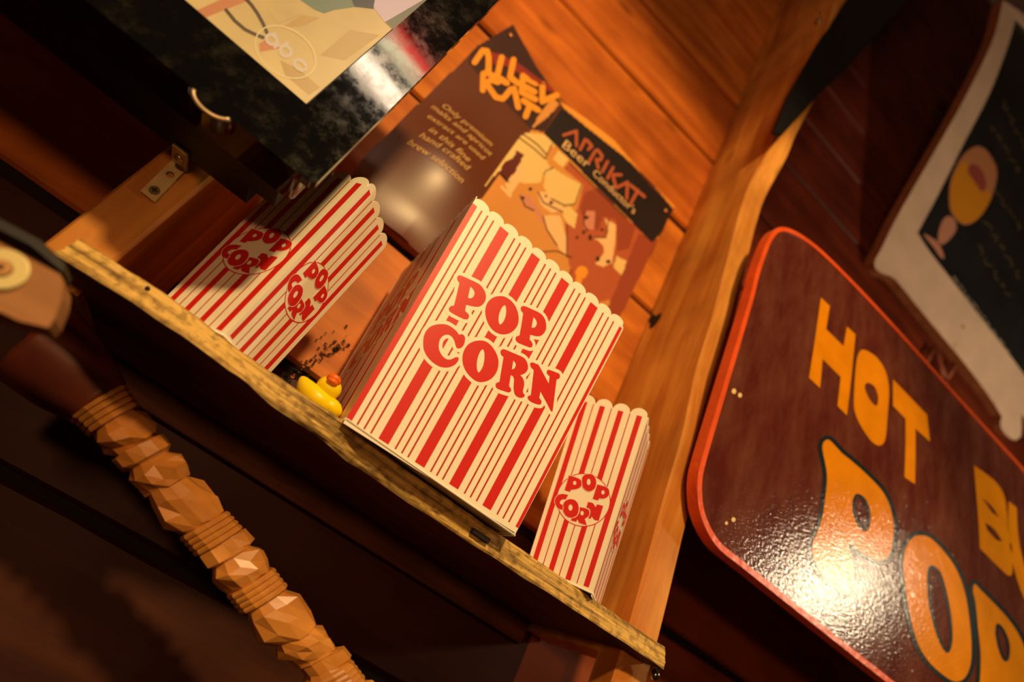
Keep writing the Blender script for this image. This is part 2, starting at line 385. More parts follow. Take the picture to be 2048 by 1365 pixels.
def side(F, parent, ns, amp, vv, thick, thin, vt, vb, art, edge=0.0, cover=None):
    b = MB(); ol = [(-F.w0/2, 0), (F.w0/2, 0)]
    nn = 12
    for k_ in range(ns-1, -1, -1):
        for j in range(nn, -1, -1):
            f = j/nn
            if k_ < ns-1 and j == nn: continue
            u = (k_ + f)/ns
            t = vv + amp*(max(0, 1-(2*f-1)**2))**0.6
            if (k_ == ns-1 and j == nn) or (k_ == 0 and j == 0): t = vv*0.985
            ol.append(((2*u-1)*F.hw(t), t*F.h))
    b.poly([ol], lambda x, y: F.at(x, y), 0)
    b.poly([ol], lambda x, y: F.at(x, y, -0.0022), 0)
    n = len(ol); vs = [F.at(*p) for p in ol] + [F.at(p[0], p[1], -0.0022) for p in ol]
    b.raw(vs, [(i, (i+1) % n, n+(i+1) % n, n+i) for i in range(n)], 0)
    for lst, mi in ((thick, 1), (thin, 2)):
        for c, wd in lst:
            ua, ub = max(0.0, c-wd/2), min(1.0, c+wd/2)
            tt = vt - (0.0 if mi == 1 else 0.0)
            q = [((2*ua-1)*F.hw(vb), vb*F.h), ((2*ub-1)*F.hw(vb), vb*F.h), ((2*ub-1)*F.hw(tt), tt*F.h), ((2*ua-1)*F.hw(tt), tt*F.h)]
            b.poly([q], lambda x, y: F.at(x, y, E), mi)
    e = 2; hl = 1.5
    for kind, rings, wd in art:
        if kind == 'halo':
            b.stroke([(p[0], p[1]) for p in rings[0][::2]], wd, lambda x, y: F.at(x, y, E*hl), 0, True, F.n)
            b.poly([rings[0]], lambda x, y: F.at(x, y, E*(hl+1.6)), 0); hl += 0.02
        elif kind == 'disc': b.poly(rings, lambda x, y: F.at(x, y, E*2), 0)
        elif kind == 'ring': b.stroke(rings[0], wd, lambda x, y: F.at(x, y, E*2.6), 1, True, F.n)
        elif kind == 'letter': b.poly(rings, lambda x, y: F.at(x, y, E*4.2), 1)
        elif kind == 'over':     # later letters overlap earlier ones with a pale outline
            e += 1
            b.stroke(rings[0][::2], wd, lambda x, y: F.at(x, y, E*(2.4+e*0.8)), 0, True, F.n)
            b.poly(rings, lambda x, y: F.at(x, y, E*(2.95+e*0.8)), 1)
            for h in rings[1:]: b.poly([h], lambda x, y: F.at(x, y, E*(3.05+e*0.8)), 0)
    return b.build('side_panel', [PAPER, RED, THIN], parent, merge=False)

BIG = {  # traced letters of the large box: (x offset, y offset, zoom, outer, hole)
 'P': (890, 540, 8.53, '205,140 215,112 245,95 290,105 400,155 520,210 600,260 660,335 692,410 697,480 680,540 640,595 590,625 530,632 450,620 362,598* 340,700* 370,730 400,760 408,800 395,835 360,848 310,838 200,785 110,735 75,705 65,665 85,630 120,615 152,612* 200,420 245,225* 218,190', '432,290* 470,325 498,370 500,415 485,455 455,482 420,488 392,478* 410,385'),
 'O': (960, 580, 8.53, '330,108 430,122 520,180 590,260 640,370 658,480 645,590 590,680 510,740 410,763 310,745 220,690 150,600 105,490 88,370 105,270 150,190 230,130', '418,265 440,300 445,370 432,460 400,540 360,585 335,590 318,550 315,480 330,400 370,310'),
 'P2': (960, 580, 8.53, '692,325 700,295 735,278 780,285 880,330 990,380 1060,430 1110,510 1127,590 1125,670 1095,735 1040,785 980,795 920,785 857,768* 845,850* 880,890 897,935 885,975 850,985 790,965 690,925 640,900 608,860 608,820 630,792 672,780* 705,600 735,400* 705,365', '912,470* 945,505 965,550 962,600 935,640 880,650* 890,580'),
 'C': (830, 620, 8.53, '750,428* 790,418 825,430 850,470 852,520 835,590 800,640 750,662 710,650 690,600 670,530 635,470 590,435 540,425 480,445 430,500 408,570 405,650 425,720 465,785 520,835 580,852 630,840 690,812 730,812 745,840 730,880 690,930 620,970 540,988 450,980 360,940 270,870 195,780 150,680 138,570 150,450 190,360 260,290 350,255 450,245 540,255 620,295 690,350 735,405', ''),
 'O2': (910, 670, 8.53, '410,98 520,115 610,180 690,290 735,410 740,510 715,620 660,710 580,775 470,808 370,795 270,725 190,630 140,520 125,400 145,290 200,190 290,125', '472,250 495,290 502,370 492,470 465,560 425,625 400,643 380,610 370,540 375,450 400,350 435,280'),
 'R': (910, 670, 8.53, '775,305 780,270 815,247 860,255 1000,315 1150,380 1205,430 1240,510 1240,590 1200,650 1150,678 1112,690* 1155,740 1178,810 1175,880 1160,950 1160,990 1185,1025 1180,1060 1130,1078 1070,1065 1020,1020 1000,940 1000,850 1005,760 985,710 950,690* 935,780 920,875* 950,920 955,960 920,985 860,972 740,930 700,900 690,850 715,818 757,805* 790,600 827,380* 790,350', '995,440* 1030,490 1033,530 1010,575 970,592* 980,520'),
 'N': (980, 690, 8.53, '682,340 690,310 730,303 830,345* 930,530 1000,662* 1015,540* 975,500 965,460 990,428 1030,435 1170,490 1193,530 1180,575 1135,592* 1105,830 1072,1100 1060,1145* 1035,1130 960,985 860,800* 840,910* 875,960 870,1010 840,1023 770,1008 690,970 645,925 645,880 695,860* 720,650 745,435* 700,390', ''),
}
SML = {
 'C': ('362,610* 310,705* 240,705 195,750 200,790 255,815* 262,860 250,920* 150,880 95,780 95,690 160,610 250,590', None),
 'N': ('760,750* 860,775* 915,860* 940,800* 1068,832* 1020,990 975,1140* 885,1115* 835,1050* 810,1095* 762,1080* 790,1020 805,960 790,900 725,865*', None),
 'R': ('590,855* 700,880 770,910 790,970 770,1040 695,1095* 735,1228* 640,1200 580,1175* 545,1105* 520,1155* 408,1125* 430,1085* 500,1065 560,1010 588,930', (640, 980, 32, 45)),
 'O2': ('410,695 500,720 560,800 572,900 545,1010 480,1060 410,1075 320,1040 258,950 262,870 262,790 320,720', (405, 868, 40, 62)),
 'P': ('375,215* 480,245 580,285 632,340 628,420 580,475 500,500 415,510* 398,550* 285,515* 330,370', (490, 370, 33, 40)),
 'P2': ('945,398* 1060,430 1150,465 1192,540 1180,620 1120,675 1050,688 980,682* 968,722* 852,692* 900,545', (1062, 562, 32, 42)),
 'O': ('785,188 860,205 915,290 925,390 890,490 800,540 720,525 650,450 640,370 640,270 690,205', (773, 350, 37, 62)),
}
KRAFT = mat('inside_of_card', (236, 226, 200), 0.6)
def make_box(corners_b, corners_t, ns, amp, vv, thick, thin, vt, vb, art_for, label, cat='popcorn box'):
    """corners listed anticlockwise seen from above, first side = corners 0-1"""
    cx = sum(c[0] for c in corners_b)/4; cy = sum(c[1] for c in corners_b)/4
    t = thing('popcorn_box', (cx, cy, corners_b[0][2]), label, cat, 'striped popcorn boxes on the shelf')
    for i in range(4):
        j = (i+1) % 4
        F = Frame(corners_b[i], corners_b[j], corners_t[i], corners_t[j])
        side(F, t, ns, amp, vv, thick, thin, vt, vb, art_for(F, i))
    b = MB()
    c = Vector((cx, cy, 0)); ins = [Vector(p) + (Vector((cx, cy, p[2]))-Vector(p))*0.02 + Vector((0, 0, 0.004)) for p in corners_b]
    b.face(ins); b.face([p + Vector((0, 0, 0.002)) for p in ins][::-1]); b.build('base_panel', KRAFT, t)
    # rolled fold along the front base edge
    f = MB()
    for i in range(4):
        a, d = Vector(corners_b[i]), Vector(corners_b[(i+1) % 4])
        f.tube([a+Vector((0, 0, 0.0022)), d+Vector((0, 0, 0.0022))], 0.0022, 8)
    f.build('base_fold', PAPER, t)
    return t
ZB, ZT = 0.2625, 0.804
cb = [(0.134, 0.974, ZB), (0.527, 0.974, ZB), (0.527, 1.367, ZB), (0.134, 1.367, ZB)]
ct = [(0.0843, 0.943, ZT), (0.540, 0.943, ZT), (0.548, 1.399, ZT), (0.0843, 1.399, ZT)]
FM = Frame(cb[0], cb[1], ct[0], ct[1])
big_rings = []
for key, (ox, oy, kk, outer, hole) in BIG.items():
    r = [[FM.px(p) for p in smooth(rd(outer, ox, oy, kk))]]
    if hole: r.append([FM.px(p) for p in smooth(rd(hole, ox, oy, kk))])
    big_rings.append(r)
def big_art(F, i):
    if i == 2: return []
    dx = 0.0 if i == 0 else 0.006
    out = []
    for r in big_rings:
        out.append(('halo', [[(p[0]+dx, p[1]) for p in r[0]]], 0.0155))
    for r in big_rings: out.append(('letter', [[(p[0]+dx, p[1]) for p in q] for q in r], 0))
    return out
BT = [(0.010, 0.036), (0.197, 0.054), (0.399, 0.054), (0.597, 0.054), (0.798, 0.052), (0.992, 0.020)]
BN = [(c, 0.0085) for c in (0.057, 0.093, 0.129, 0.262, 0.298, 0.333, 0.462, 0.497, 0.532, 0.662, 0.698, 0.735, 0.864, 0.902, 0.939)]
make_box(cb, ct, 11, 0.022, 1.004, BT, BN, 0.986, 0.019, big_art, 'large red and cream striped popcorn box in the middle, POP CORN in big serif letters')
ST = [(0.095, 0.074), (0.355, 0.076), (0.620, 0.076), (0.885, 0.076)]
SN = [(c, 0.014) for c in (0.225, 0.487, 0.752)]
def small_corners(pb, pt, al, ar, h=0.4278, w0=0.1513, w1=0.1754):
    def zz(p, z): r = ray(*p); return r*(z/r.z)
    b = zz(pb, ZB); t = zz(pt, ZB+h)
    dl = Vector((math.cos(al), math.sin(al), 0)); dr = Vector((math.cos(ar), math.sin(ar), 0))
    return [b+dl*w0, b, b+dr*w0, b+(dl+dr)*w0], [t+dl*w1, t, t+dr*w1, t+(dl+dr)*w1]
rb, rt = small_corners((1185, 1190), (1297, 832), math.radians(136.78), math.radians(43.34))
FR = Frame(rb[0], rb[1], rt[0], rt[1])
cc = FR.px((1100+662/10.11, 930+700/10.11))
RB = 0.0605
small_rings = []
for key, (outer, hole) in SML.items():
    r = [[FR.px(p) for p in smooth(rd(outer, 1100, 930, 10.11))]]
    if hole: r.append([FR.px(p) for p in ell(1100+hole[0]/10.11, 930+hole[1]/10.11, hole[2]/10.11, hole[3]/10.11, 18)])
    small_rings.append([[(p[0]-cc[0], p[1]-cc[1]) for p in q] for q in r])
def small_art(F, i):
    if i not in (0, 1): return []
    ox, oy = 0.0, cc[1]
    if i == 0 and F is not None: ox = cc[0]*0.6
    circ = [ell(ox, oy, RB, RB, 48)]
    out = [('disc', circ, 0), ('ring', circ, 0.0021)]
    for r in small_rings: out.append(('over', [[(p[0]+ox, p[1]+oy) for p in q] for q in r], 0.0022))
    return out
make_box(rb, rt, 4, 0.045, 0.975, ST, SN, 0.972, 0.012, small_art, 'small striped popcorn box at the right end of the shelf beside the pale post')
lb, lt = small_corners((447, 674), (740, 367), math.radians(143.0), math.radians(54.0))
make_box(lb, lt, 4, 0.045, 0.975, ST, SN, 0.972, 0.012, small_art, 'small striped popcorn box on the left partly hidden behind the television')

# ------------------------------------------------------------------ rubber duck
YEL = mat('yellow_rubber', (255, 228, 6), 0.35, spec=0.5); YEL.node_tree.nodes['Principled BSDF'].inputs['Subsurface Weight'].default_value = 0.15
YEL.node_tree.nodes['Principled BSDF'].inputs['Subsurface Radius'].default_value = (0.01, 0.006, 0.002)
ORG_M = mat('orange_rubber_bill', (238, 112, 30), 0.35)
dk = thing('rubber_duck', (0.083, 1.05, ZB), 'tiny yellow rubber duck with an orange bill peeking over the shelf edge', 'rubber duck')
b = MB()
def bodywarp(p):
    q = Vector(p)
    if q.x < 0: q.z += 0.75*(-q.x)**2.2; q.y *= 1-0.45*(-q.x)**2
    return q
b.ball((0.079, 1.055, 0.282), 0.047, 0.036, 0.0245, mi=0, warp=bodywarp)
b.ball((0.106, 1.05, 0.284), 0.026, 0.028, 0.0190)
b.build('body', YEL, dk)
b = MB(); b.ball((0.0845, 1.042, 0.312), 0.0235, 0.0220, 0.0215); b.build('head', YEL, dk)
b = MB()
b.ball((0.0815, 1.025, 0.3245), 0.0140, 0.012, 0.0085, rot=Matrix.Rotation(math.radians(-30), 3, 'X'))
b.ball((0.0815, 1.020, 0.3180), 0.0110, 0.009, 0.0060, rot=Matrix.Rotation(math.radians(-5), 3, 'X'))
b.build('bill', ORG_M, dk)

# ------------------------------------------------------------------ television
tv = thing('television', (-0.9, 0.92, 0.484), 'black glossy flat television at the upper left showing a wooden court', 'television')
def rrect(x0, x1, y0, y1, r, n=6):
    out = []
    for cx_, cy_, a0 in ((x1-r, y0+r, -90), (x1-r, y1-r, 0), (x0+r, y1-r, 90), (x0+r, y0+r, 180)):
        for k_ in range(n+1):
            a = math.radians(a0+90*k_/n); out.append((cx_+r*math.cos(a), cy_+r*math.sin(a)))
    return out
GL = mat('scratched_gloss_bezel', (16, 17, 19), 0.14, spec=0.55)
nt = GL.node_tree; bb = nt.nodes['Principled BSDF']; tc = nt.nodes.new('ShaderNodeTexCoord'); n1 = nt.nodes.new('ShaderNodeTexNoise'); n1.inputs['Scale'].default_value = 22/S; n1.inputs['Detail'].default_value = 9; n1.inputs['Roughness'].default_value = 0.75
nt.links.new(tc.outputs['Object'], n1.inputs['Vector'])
r = nt.nodes.new('ShaderNodeValToRGB'); r.color_ramp.elements[0].position = 0.5; r.color_ramp.elements[0].color = lin((11, 12, 15)); r.color_ramp.elements[1].position = 0.74; r.color_ramp.elements[1].color = lin((40, 38, 30))
nt.links.new(n1.outputs['Fac'], r.inputs['Fac']); nt.links.new(r.outputs['Color'], bb.inputs['Base Color'])
r = nt.nodes.new('ShaderNodeMapRange'); r.inputs['From Min'].default_value = 0.45; r.inputs['From Max'].default_value = 0.7; r.inputs['To Min'].default_value = 0.05; r.inputs['To Max'].default_value = 0.17
nt.links.new(n1.outputs['Fac'], r.inputs['Value']); nt.links.new(r.outputs['Result'], bb.inputs['Roughness'])
b = MB()
outer = rrect(-1.70, -0.137, 0.484, 1.42, 0.012); inner = rrect(-1.60, -0.229, 0.594, 1.31, 0.002, 2)
b.solid([outer, inner[::-1]], lambda x, z: (x, 0.80, z), lambda x, z: (x, 0.818, z))
inset_ = rrect(-1.68, -0.160, 0.4845, 1.41, 0.012); b.solid([inset_, inner[::-1]], lambda x, z: (x, 0.818, z), lambda x, z: (x, 0.888, z))
b.build('bezel', GL, tv, bevel=0.004)
b = MB()
b.box(-1.66, -0.185, 0.888, 0.955, 0.492, 1.39); b.box(-1.60, -0.235, 0.955, 1.022, 0.497, 1.36)
for i in range(9): b.box(-0.62+0.03*i, -0.605+0.03*i, 1.0225, 1.027, 0.52, 0.62)
b.build('rear_housing', DULL, tv, bevel=0.012)
b = MB()
TAN = lambda nme, c, v=0.0: mat('screen_' + nme, c, 0.35, emit=0.95, var=v, vscale=5)
YSC = 0.812; fs = lambda e: (lambda px_, py_: tuple(Vector((1, 1, 1))*0 + atY((px_, py_), YSC-e)))
b.box(-1.6, -0.229, YSC+0.004, YSC+0.012, 0.58, 1.31, 1)
a = atY((615, 209), YSC)
b.face([(-1.59, YSC, 0.585), (a.x-0.002, YSC, 0.585), (a.x-0.002, YSC, 1.30), (-1.59, YSC, 1.30)], 0)
def scr(pts, mi, e=0.0006): b.poly([pts], fs(e), mi)
scr([(404, 38), (500, 0), (530, -14), (470, -14), (395, 20)], 2)
scr([(600, 0), (630, 20), (648, 27), (668, 20), (709, 14), (747, 17), (743, -10), (600, -14)], 3)
scr([(700, -8), (709, 13), (747, 18), (762, -8)], 4, 0.0009)
scr([(747, 14), (770, 44), (846, 0), (862, -12), (752, -12)], 5, 0.0012)
scr([(770, 44), (788, 61), (872, 2), (882, -12), (862, -12), (846, 0)], 6, 0.0012)
scr([(518, 88), (532, 78), (562, 96), (520, 104)], 2)
scr([(562, 56), (604, 30), (640, 36), (606, 52)], 7)
scr([(640, 110), (700, 60), (760, 70), (690, 120)], 7)
scr([(560, 120), (600, 140), (640, 175), (618, 190), (570, 150)], 7)
for pts in ([(490, -4), (503, 10), (515, 27), (526, 47), (534, 66)], [(452, 20), (470, 42), (490, 59), (508, 68), (526, 75)]):
    b.stroke(pts, 7, fs(0.0015), 8)
b.stroke(ell(571, 104, 66, 45.5, 60, math.radians(34)), 3, fs(0.002), 9, True)
R0 = math.radians(40)
b.stroke(ell(543.5, 79, 11.5, 9, 22, R0), 6.5, fs(0.0024), 10, True); b.stroke([(549, 66), (556, 90), (549, 95)], 5, fs(0.0024), 10)
b.stroke(ell(571.5, 102, 11.5, 9.5, 22, R0), 6.5, fs(0.0024), 10, True); b.stroke([(575, 86), (562, 93)], 6, fs(0.0024), 10)
b.stroke([(612, 138), (605, 141), (597, 138), (589, 130), (589, 122), (596, 119), (605, 122), (612, 131)], 6.5, fs(0.0024), 10)
b.stroke([(548, 52), (606, 26)], 1.0, fs(0.0009), 7); b.stroke([(560, 54), (535, 20)], 0.8, fs(0.0009), 7)
b.build('screen', [TAN('court', (212, 160, 84), 0.2), DULL, TAN('orange', (205, 116, 62)), TAN('shoe', (112, 112, 74)), TAN('dark', (42, 46, 44)),
                   TAN('pink', (204, 160, 140)), TAN('olive', (104, 92, 62)), TAN('shade', (194, 138, 66)), TAN('cable', (84, 56, 32)), TAN('ring', (226, 180, 106)), TAN('letters', (214, 172, 124))], tv, merge=False)
b = MB()
a = atY((376, 174), 0.799); c = atY((470, 245), 0.799); mx_ = (a.x+c.x)/2; rr = (c.x-a.x)/2
arc = [(mx_ + rr*math.cos(t), 0.487 - 0.70*rr*math.sin(t)) for t in [math.pi*k_/20 for k_ in range(21)]]
b.solid([arc], lambda x, z: (x, 0.799, z), lambda x, z: (x, 0.83, z)); bd = b.build('badge', GL, tv, bevel=0.001)
b = MB(); arc2 = [(mx_ + (rr-0.006)*math.cos(t), 0.487 - 0.70*(rr-0.006)*math.sin(t)) for t in [math.pi*k_/20 for k_ in range(2, 19)]]
b.tube([(x, 0.798, z) for x, z in arc2], 0.0032, 10); b.build('chrome_ring', mat('pale_chrome', (214, 190, 150), 0.3, metal=0.6), bd)

# ------------------------------------------------------------------ angle bracket on the left post
ZNC = mat('zinc_plate', (196, 176, 122), 0.42, metal=0.55, var=0.12, vscale=30)
ab = thing('angle_bracket', (-0.36, 1.05, 0.41), 'small zinc angle bracket screwed to the left post under the television', 'bracket')
b = MB(); q = [atY(p, 1.054) for p in ((281, 383), (309, 405), (371, 341), (346, 319))]
hx = [Vector(((q[0].x+q[1].x)/2, 1.054, 0.4235)), Vector(((q[0].x+q[1].x)/2-0.004, 1.054, 0.4655))]
rings = [[(p.x, p.z) for p in q], [(hx[1].x+0.0068*math.cos(t), hx[1].z+0.0068*math.sin(t)) for t in [2*math.pi*k_/20 for k_ in range(20)]]]
b.solid(rings, lambda x, z: (x, 1.052, z), lambda x, z: (x, 1.059, z)); b.build('wall_flange', ZNC, ab)
b = MB(); zt = q[2].z
b.box(q[3].x, q[2].x+0.001, 1.0, 1.059, zt-0.002, zt+0.005); b.build('upper_flange', ZNC, ab, bevel=0.001)
b = MB(); b.tube([(hx[0].x, 1.050, hx[0].z), (hx[0].x, 1.056, hx[0].z)], [0.0085, 0.0095], 20)
b.tube([(hx[0].x-0.005, 1.0495, hx[0].z), (hx[0].x+0.005, 1.0495, hx[0].z)], 0.001, 6, 1); b.tube([(hx[0].x, 1.0495, hx[0].z-0.005), (hx[0].x, 1.0495, hx[0].z+0.005)], 0.001, 6, 1)
b.build('screw', [mat('dull_screw_steel', (110, 96, 66), 0.4, metal=0.7), SEAM], ab)
b = MB(); b.ball((q[3].x+0.016, 1.025, zt-0.004), 0.010, 0.010, 0.006); b.build('bolt', mat('bright_bolt', (170, 150, 105), 0.3, metal=0.8), ab)

# ------------------------------------------------------------------ timber block with washer, lower left
BLK = wood('sanded_pine_block', (158, 112, 72), (196, 144, 94), 'X', 0.55, knots=0.2)
fb = [atY(p, 0.75) for p in ((-90, 440), (0, 484), (60, 515), (118, 551), (131, 566), (127, 598), (110, 640), (96, 653), (40, 640), (0, 624), (-110, 600))]
b = MB(); b.solid([[(p.x, p.z) for p in fb]], lambda x, z: (x, 0.75, z), lambda x, z: (x, 0.80, z))
blk = tag(b.build('timber_block', BLK, bevel=0.006), 'blunt end of a pale timber block with a washer, jutting in at the left edge', 'wood block')
b = MB(); wc = atY((5, 540), 0.749)
b.tube([(wc.x, 0.7445, wc.z), (wc.x, 0.7505, wc.z)], 0.0235, 32); ws = b.build('washer', mat('pale_washer', (206, 196, 136), 0.45, metal=0.2), blk, bevel=0.0015)
b = MB(); b.tube([(wc.x, 0.7405, wc.z), (wc.x, 0.745, wc.z)], [0.008, 0.0105], 20); b.tube([(wc.x, 0.740, wc.z), (wc.x, 0.741, wc.z)], 0.003, 10, 1); b.build('screw', [mat('screw_brass', (180, 140, 90), 0.4, metal=0.5), SEAM], ws)
b = MB(); st = [(-0.43, 0.153), (-0.335, 0.166), (-0.29, 0.170), (-0.255, 0.1655), (-0.252, 0.157), (-0.29, 0.160), (-0.33, 0.156), (-0.43, 0.143)]
b.solid([st], lambda x, z: (x*0.80/0.75, 0.803, z*0.80/0.75+0.004), lambda x, z: (x*0.80/0.75, 0.86, z*0.80/0.75+0.004))
tag(b.build('rubber_strip', mat('dark_teal_rubber', (8, 20, 24), 0.5), bevel=0.002), 'thin dark teal strip lying behind the timber block', 'strip')

# ------------------------------------------------------------------ carved staff
def build_staff():
    YC = 1.14; rnd = random.Random(11)
    prs = [((-10, 760), (160, 625)), ((66, 812), (222, 700)), ((150, 850), (262, 783)), ((235, 930), (332, 880)), ((280, 997), (388, 945)), ((330, 1050), (432, 995)), ((385, 1110), (482, 1050)),
           ((430, 1168), (530, 1108)), ((470, 1218), (565, 1158)), ((520, 1278), (622, 1222)), ((590, 1352), (690, 1300)), ((650, 1430), (750, 1380)), ((780, 1580), (880, 1530))]
    A = [atY(p[0], YC) for p in prs]; B = [atY(p[1], YC) for p in prs]
    cum = [0.0]
    for i in range(1, len(prs)): cum.append(cum[-1] + ((A[i]+B[i])/2-(A[i-1]+B[i-1])/2).length)
    def at(s_):
        k_ = 0
        while k_ < len(cum)-2 and cum[k_+1] < s_: k_ += 1
        f = (s_-cum[k_])/(cum[k_+1]-cum[k_]); return A[k_].lerp(A[k_+1], f), B[k_].lerp(B[k_+1], f)
    NS = 14
    def ring(s_, rads, dx=0.0):
        a, c = at(s_); ctr = (a+c)/2; hw = (a-c).length/2; ax = (c-a).normalized(); tx = Vector((ax.z, 0, -ax.x))
        out = []
        for q_ in range(NS):
            an = 2*math.pi*(q_+0.5)/NS; sq = (abs(math.cos(an))**2.6+abs(math.sin(an))**2.6)**(-1/2.6)
            r = hw*sq*rads[q_]
            out.append(ctr + ax*(math.cos(an)*r) + Vector((0, math.sin(an)*r*0.95, 0)) + tx*(dx*rnd.uniform(-1, 1)))
        return out
    def loft(rings, sm=False):
        b = MB(); n = len(rings); vs = [p for r in rings for p in r]
        fs_ = []
        for i in range(n-1):
            for q_ in range(NS):
                a, c, d, e_ = i*NS+q_, (i+1)*NS+q_, (i+1)*NS+(q_+1) % NS, i*NS+(q_+1) % NS
                if sm: fs_.append((a, c, d, e_))
                else: fs_ += [(a, c, d), (a, d, e_)]
        fs_.append(tuple(range(NS))); fs_.append(tuple(range((n-1)*NS, n*NS)))
        b.raw(vs, fs_, 0, sm); return b
    root = thing('carved_staff', (0.1, YC, -0.02), 'carved wooden staff with chiselled facets slanting below the shelf', 'carved staff')
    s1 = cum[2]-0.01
    loft([ring(s1*k_/12, [0.97]*NS) for k_ in range(13)], True).build('handle', wood('shade_red_handle', (84, 36, 26), (116, 54, 36), 'X', 0.45, knots=0, gs=0.6), root)  # the handle's dark red carries the shade at the staff's upper end
    rings = []; s_ = s1-0.002; flat = lambda v: [v]*NS
    kinds = ['groove', 'lump', 'ledge', 'lump', 'big', 'groove', 'ledge', 'lump', 'groove', 'big', 'lump', 'ledge', 'groove', 'lump', 'big', 'groove', 'lump', 'ledge', 'lump', 'groove', 'big', 'lump', 'lump']
    for kd in kinds:
        if s_ > cum[-1]-0.08: break
        if kd == 'groove':
            for _ in range(4):
                rings += [ring(s_, flat(0.93)), ring(s_+0.0045, flat(0.99)), ring(s_+0.009, flat(0.97)), ring(s_+0.0095, flat(0.86))]; s_ += 0.0105
        elif kd == 'ledge':
            rr_ = [rnd.choice((0.74, 0.8, 1.02, 1.06)) for _ in range(NS)]
            for i in range(0, NS, 2): rr_[i+1] = rr_[i]
            rings += [ring(s_, flat(0.80)), ring(s_+0.003, rr_, 0.002), ring(s_+0.026, [v*rnd.uniform(0.94, 1.05) for v in rr_], 0.003), ring(s_+0.030, flat(0.84))]; s_ += 0.033
        else:
            L_ = 0.052 if kd == 'lump' else 0.085
            m1 = [rnd.uniform(0.86, 1.12) for _ in range(NS)]; m2 = [rnd.uniform(0.80, 1.16) for _ in range(NS)]
            for i in range(0, NS, 2):
                m1[i+1] = m1[i]*rnd.uniform(0.97, 1.03); m2[i] = m2[i-1]*rnd.uniform(0.97, 1.03)
            rings += [ring(s_, flat(0.76)), ring(s_+L_*0.28, m1, 0.006), ring(s_+L_*0.66, m2, 0.007), ring(s_+L_*0.97, [rnd.uniform(0.72, 0.9) for _ in range(NS)], 0.004), ring(s_+L_, flat(0.74))]; s_ += L_+0.001
    loft(rings).build('carved_shaft', wood('carved_varnished_wood', (178, 112, 48), (224, 156, 72), 'X', 0.30, knots=0, gs=0.5, bump=0.1, spec=0.5), root, merge=False)
build_staff()

# ------------------------------------------------------------------ beer poster
YP = 1.462
def bulge(x, z):
    d = 0.055*math.exp(-(((x-0.0)/0.20)**2 + ((z-1.22)/0.20)**2)) + 0.012*math.exp(-(((x-0.25)/0.5)**2 + ((z-1.5)/0.3)**2))
    d += 0.016*max(0, (1.05-z)/0.12)**2*max(0, 1-abs(x-0.02)/0.25)**1.5
    return d
def pp(p): a = atY(p, YP); return (a.x, a.z)
def inside(x, y, P):
    c = False; j = len(P)-1
    for i in range(len(P)):
        if (P[i][1] > y) != (P[j][1] > y) and x < (P[j][0]-P[i][0])*(y-P[i][1])/(P[j][1]-P[i][1])+P[i][0]: c = not c
        j = i
    return c
z3 = lambda s_: [(940+float(a)/3.792, 240+float(c)/3.792) for a, c in (t.split(',') for t in s_.split())]
PM = [mat('poster_' + n_, c, 0.5, spec=0.4) for n_, c in (('brown', (100, 50, 26)), ('plum', (58, 28, 24)), ('tan', (220, 150, 72)), ('cream', (238, 204, 128)), ('black', (30, 17, 20)),
      ('yellow_edge', (238, 160, 60)), ('rust', (186, 92, 54)), ('deep_rust', (156, 70, 42)), ('bottle', (98, 34, 20)), ('pale', (246, 200, 140)), ('crimson', (142, 44, 34)), ('orange', (246, 158, 40)), ('ink', (62, 32, 22)), ('script', (222, 178, 110)), ('rose', (214, 140, 112)))]
